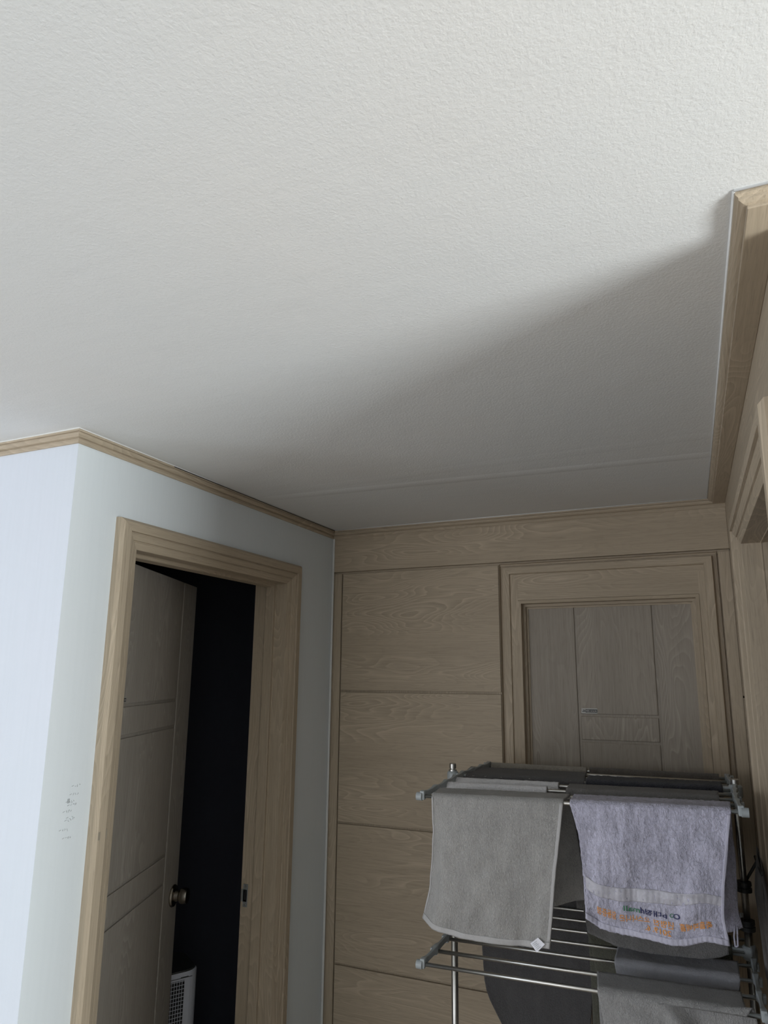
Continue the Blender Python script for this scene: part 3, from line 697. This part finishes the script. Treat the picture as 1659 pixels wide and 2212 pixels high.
# care label sewn into the hem
c = tg.at(0.915, 0.965, 0.010)
bm = bmesh.new(); q = []
for a, b in ((-0.019, 0.001), (0.001, 0.017), (0.018, 0.004), (-0.002, -0.016)): q.append((c.x + a, c.y - 0.004 * (b < 0), c.z + b))
strip(bm, [[Vector(q[0]), Vector(q[1])], [Vector(q[3]), Vector(q[2])]])
lab = obj('care_label', bm, 'tag', tg.o); md = lab.modifiers.new('t', 'SOLIDIFY'); md.thickness = 0.0006
bm = bmesh.new()
e1 = (Vector(q[1]) - Vector(q[0])); e2 = (Vector(q[3]) - Vector(q[0])); n_ = e1.cross(e2).normalized(); n_ = n_ if n_.y < 0 else -n_
for i in range(5):
    a0 = Vector(q[0]) + e2 * (0.16 + i * 0.15) + e1 * 0.15 + n_ * 0.0006; a1 = a0 + e1 * (0.55 - 0.1 * (i % 2)); 
    strip(bm, [[a0, a1], [a0 + e2 * 0.04, a1 + e2 * 0.04]])
obj('care_print', bm, 'pencil', lab)

# lilac towel, front right
tl = Towel('towel', 'lilac towel with satin band and orange embroidery, front right of the top tier', 'lilac', DATA['lilac_front'], DATA['lilac_back'], RY[0], RY[1], T['lilac']['f'], T['lilac']['b'], topz, wave=0.009, seed=4, lump=0.009, fuzz=0.0022, nu=110, nv=100,
           fold=lambda u, v: 0.014 * max(0, 1 - abs(u - 0.10) / 0.08) * max(0, v - 0.6) * 2.0 - 0.010 * max(0, 1 - abs(u - 0.94) / 0.12) * max(0, v - 0.7) * 3)
tl.patch('satin_band', 'satin', 0.02, 0.985, lambda u: 0.625 + 0.015 * u + .01 * math.sin(u * 7), lambda u: 0.735 - 0.02 * u + .008 * math.sin(u * 6), 0.0026, nu=90, nv=10, ripple=0.0005)
tl.patch('hem', 'lilac_hem', 0.0, 1.0, 0.950, 0.995, 0.0034, nu=110, ripple=0.0008)
tl.patch('side_hem', 'lilac_hem', 0.978, 0.999, 0.02, 0.95, 0.0034, nu=3, nv=50)
tl.lettering('embroidered_lettering', 'mall', 'thread_green', 0.30, 0.42, 0.765, 0.808, 0.004, mirror=True, bold=0.01)
tl.lettering('embroidered_lettering', 'h', 'thread_navy', 0.425, 0.452, 0.765, 0.810, 0.0, mirror=False, bold=0.01)
tl.lettering('embroidered_lettering', 'p대정', 'thread_navy', 0.458, 0.60, 0.772, 0.818, 0.006, mirror=True, bold=0.012)
# looped emblem: green loop and navy loop
def loop(name, mat, cu_, cv_, ru, rv, a0, a1):
    bm = bmesh.new(); rows = []
    for i in range(25):
        t = math.radians(a0 + (a1 - a0) * i / 24)
        rows.append([tl.at(cu_ + ru * k * math.cos(t), cv_ + rv * k * math.sin(t), 0.0046) for k in (0.80, 1.18)])
    strip(bm, rows); obj(name, bm, mat, tl.o)
loop('embroidered_loop', 'thread_green', 0.640, 0.800, 0.016, 0.013, 0, 360)
loop('embroidered_loop', 'thread_navy', 0.676, 0.803, 0.022, 0.016, -180, 180)
for nm, body, u0, u1, v0, v1, dv in (('a', '일동증정', 0.115, 0.245, 0.815, 0.870, 0.010), ('b', '으스나니은', 0.265, 0.480, 0.835, 0.882, 0.0), ('c', '년명진', 0.510, 0.645, 0.838, 0.888, 0.004), ('d', '축흘파배홀', 0.685, 0.905, 0.845, 0.900, 0.0), ('e', '2019. 6.', 0.44, 0.62, 0.895, 0.930, 0.010)):
    tl.lettering('embroidered_lettering', body, 'thread_orange', u0, u1, v0, v1, dv, bold=0.012)
# small hanging loop at the back corner
bm = bmesh.new(); xx = DATA['lilac_back']['R'][-1][0] - 0.018; zz_ = DATA['lilac_back']['R'][-1][1] + 0.004
pts = [(xx, zz_), (xx - 0.004, zz_ - 0.025), (xx - 0.003, zz_ - 0.048), (xx + 0.003, zz_ - 0.046), (xx + 0.004, zz_ - 0.02), (xx + 0.005, zz_)]
for a, b in zip(pts[:-1], pts[1:]): tube(bm, (a[0], 2.000, a[1]), (b[0], 2.000, b[1]), 0.0022, 8)
obj('hanging_loop', bm, 'lilac_hem', tl.o, smooth=True)

# two white cloths folded over single rods behind the grey towel
for (nm, kx, yy, sd, gl) in (('w', 'white3', RY[2], 2, 'nearer'), ('w', 'white4', RY[3], 3, 'farther')):
    x0, x1 = T[kx]; zt = topz(x0, yy)
    t_ = Towel('hand_towel', 'white terry hand towel folded over a top-tier rod, %s one of the white pair' % gl, 'white_cloth', drop(x0, x1, zt, zt - (0.20 if gl == 'nearer' else 0.22)), drop(x0, x1, zt, zt - 0.19), yy, yy, (x0, x1), (x0, x1), topz, group='white hand towels on the top tier', thick=0.006, wave=0.0025, seed=sd, nv=24, flare=0.004, bflare=0.004)

# middle grey towel behind the lilac one
tm = Towel('towel', 'smooth mid grey towel lying right behind the lilac towel on the top tier', 'mid_grey', DATA['mid_front'], drop(T['mid']['b'][0], T['mid']['b'][1], 1.36, 1.02), RY[2], RY[3], T['mid']['f'], T['mid']['b'], topz, wave=0.006, seed=6, nv=40)
# charcoal towel back left with its long back fall
td = Towel('towel', 'long charcoal grey towel at the back left, reaching down past the lower rods', 'charcoal', drop(T['dark']['f'][0], T['dark']['f'][1], 1.36, 1.22), DATA['dark_back'], RY[4], RY[6], T['dark']['f'], T['dark']['b'], topz, wave=0.004, seed=8, nv=60, bflare=0.002, flare=0.003)
tn = Towel('towel', 'dark navy towel at the back right of the top tier', 'navy', drop(T['navy']['f'][0], T['navy']['f'][1], 1.36, 1.15), drop(T['navy']['b'][0], T['navy']['b'][1], 1.36, 1.1), RY[4], RY[5], T['navy']['f'], T['navy']['b'], topz, thick=0.007, wave=0.003, seed=9, nv=24, fuzz=0.003, flare=0.004, bflare=0.004)
tb = Towel('towel', 'beige towel over the rearmost left rod behind the charcoal towel', 'beige', drop(*T['beige'], 1.36, 1.26), drop(*T['beige'], 1.36, 1.2), RY[7], RY[7], T['beige'], T['beige'], topz, thick=0.007, wave=0.002, seed=10, nv=20, flare=0.003, bflare=0.003)
tt = Towel('towel', 'taupe brown towel over the rearmost right rod behind the navy towel', 'taupe', drop(*T['taupe'], 1.36, 1.26), drop(*T['taupe'], 1.36, 1.1), RY[7], RY[7], T['taupe'], T['taupe'], topz, thick=0.008, wave=0.002, seed=11, nv=20, flare=0.003, bflare=0.003)

# lower tier
to_ = Towel('towel', 'olive grey towel hanging over the far lower rods beneath the lilac towel', 'olive', DATA['olive_front'], drop(T['olive']['b'][0], T['olive']['b'][1], 0.94, 0.62), RY[4], RY[5], T['olive']['f'], T['olive']['b'], lowz, wave=0.004, seed=12, nv=50, flare=0.004)
tp = Towel('cloth', 'pale grey cotton cloth folded short over two lower rods behind the worn grey towel', 'pale', DATA['pale_front'], drop(T['pale']['b'][0], T['pale']['b'][1], 0.94, 0.86), RY[2], RY[3], T['pale']['f'], T['pale']['b'], lowz, wave=0.002, seed=13, nv=16, flare=0.002, bflare=0.003, cat='cloth')
def fold_low(u, v):
    d = u - (0.42 + 0.35 * v)
    return 0.020 * (1 / (1 + math.exp(-d * 40))) * min(1, v * 6) - 0.018 * math.exp(-(d / 0.06) ** 2) * min(1, v * 4)
tw = Towel('towel', 'worn grey towel with a slanting fold at the front right of the lower tier', 'low_grey', DATA['low_front'], drop(T['low']['b'][0], T['low']['b'][1], 0.94, 0.55), RY[0], RY[1], T['low']['f'], T['low']['b'], lowz, wave=0.007, seed=15, nv=50, fold=fold_low, lump=0.004)

# dark clothes on the side hanger between pole and right wall
def garment():
    n, nz = 40, 48; bm = bmesh.new(); rows = []
    for i in range(nz + 1):
        v = i / nz; row = []
        k = min(1, 0.16 + 2.6 * v) * (1 - 0.30 * v)
        for j in range(n + 1):
            a = 2 * math.pi * (j % n) / n
            w = 1 + 0.13 * math.sin(5 * a + 4 * v) + 0.10 * math.sin(9 * a - 3 * v + 1)
            x = 0.1300 + 0.006 * v + 0.0185 * k * w * math.cos(a)
            y = 2.150 + 0.02 * math.sin(v * 4) + (0.045 + 0.035 * k) * (1 - 0.35 * v) * w * math.sin(a)
            z = 1.208 - 0.30 * v - 0.030 * math.sin(a) * (1 - v) * (-1) * 0.8 - (0.030 * math.sin(3 * a + 1) * v ** 3)
            row.append(Vector((min(x, 0.1545), y, z)))
        rows.append(row)
    strip(bm, rows)
    o = obj('garment', bm, 'garment', None, smooth=True); md = o.modifiers.new('t', 'SOLIDIFY'); md.thickness = 0.003; md.offset = 0
    tag(o, 'dark garment hung beside the right pole of the rack against the right wall', 'clothing')
    return o
garment()
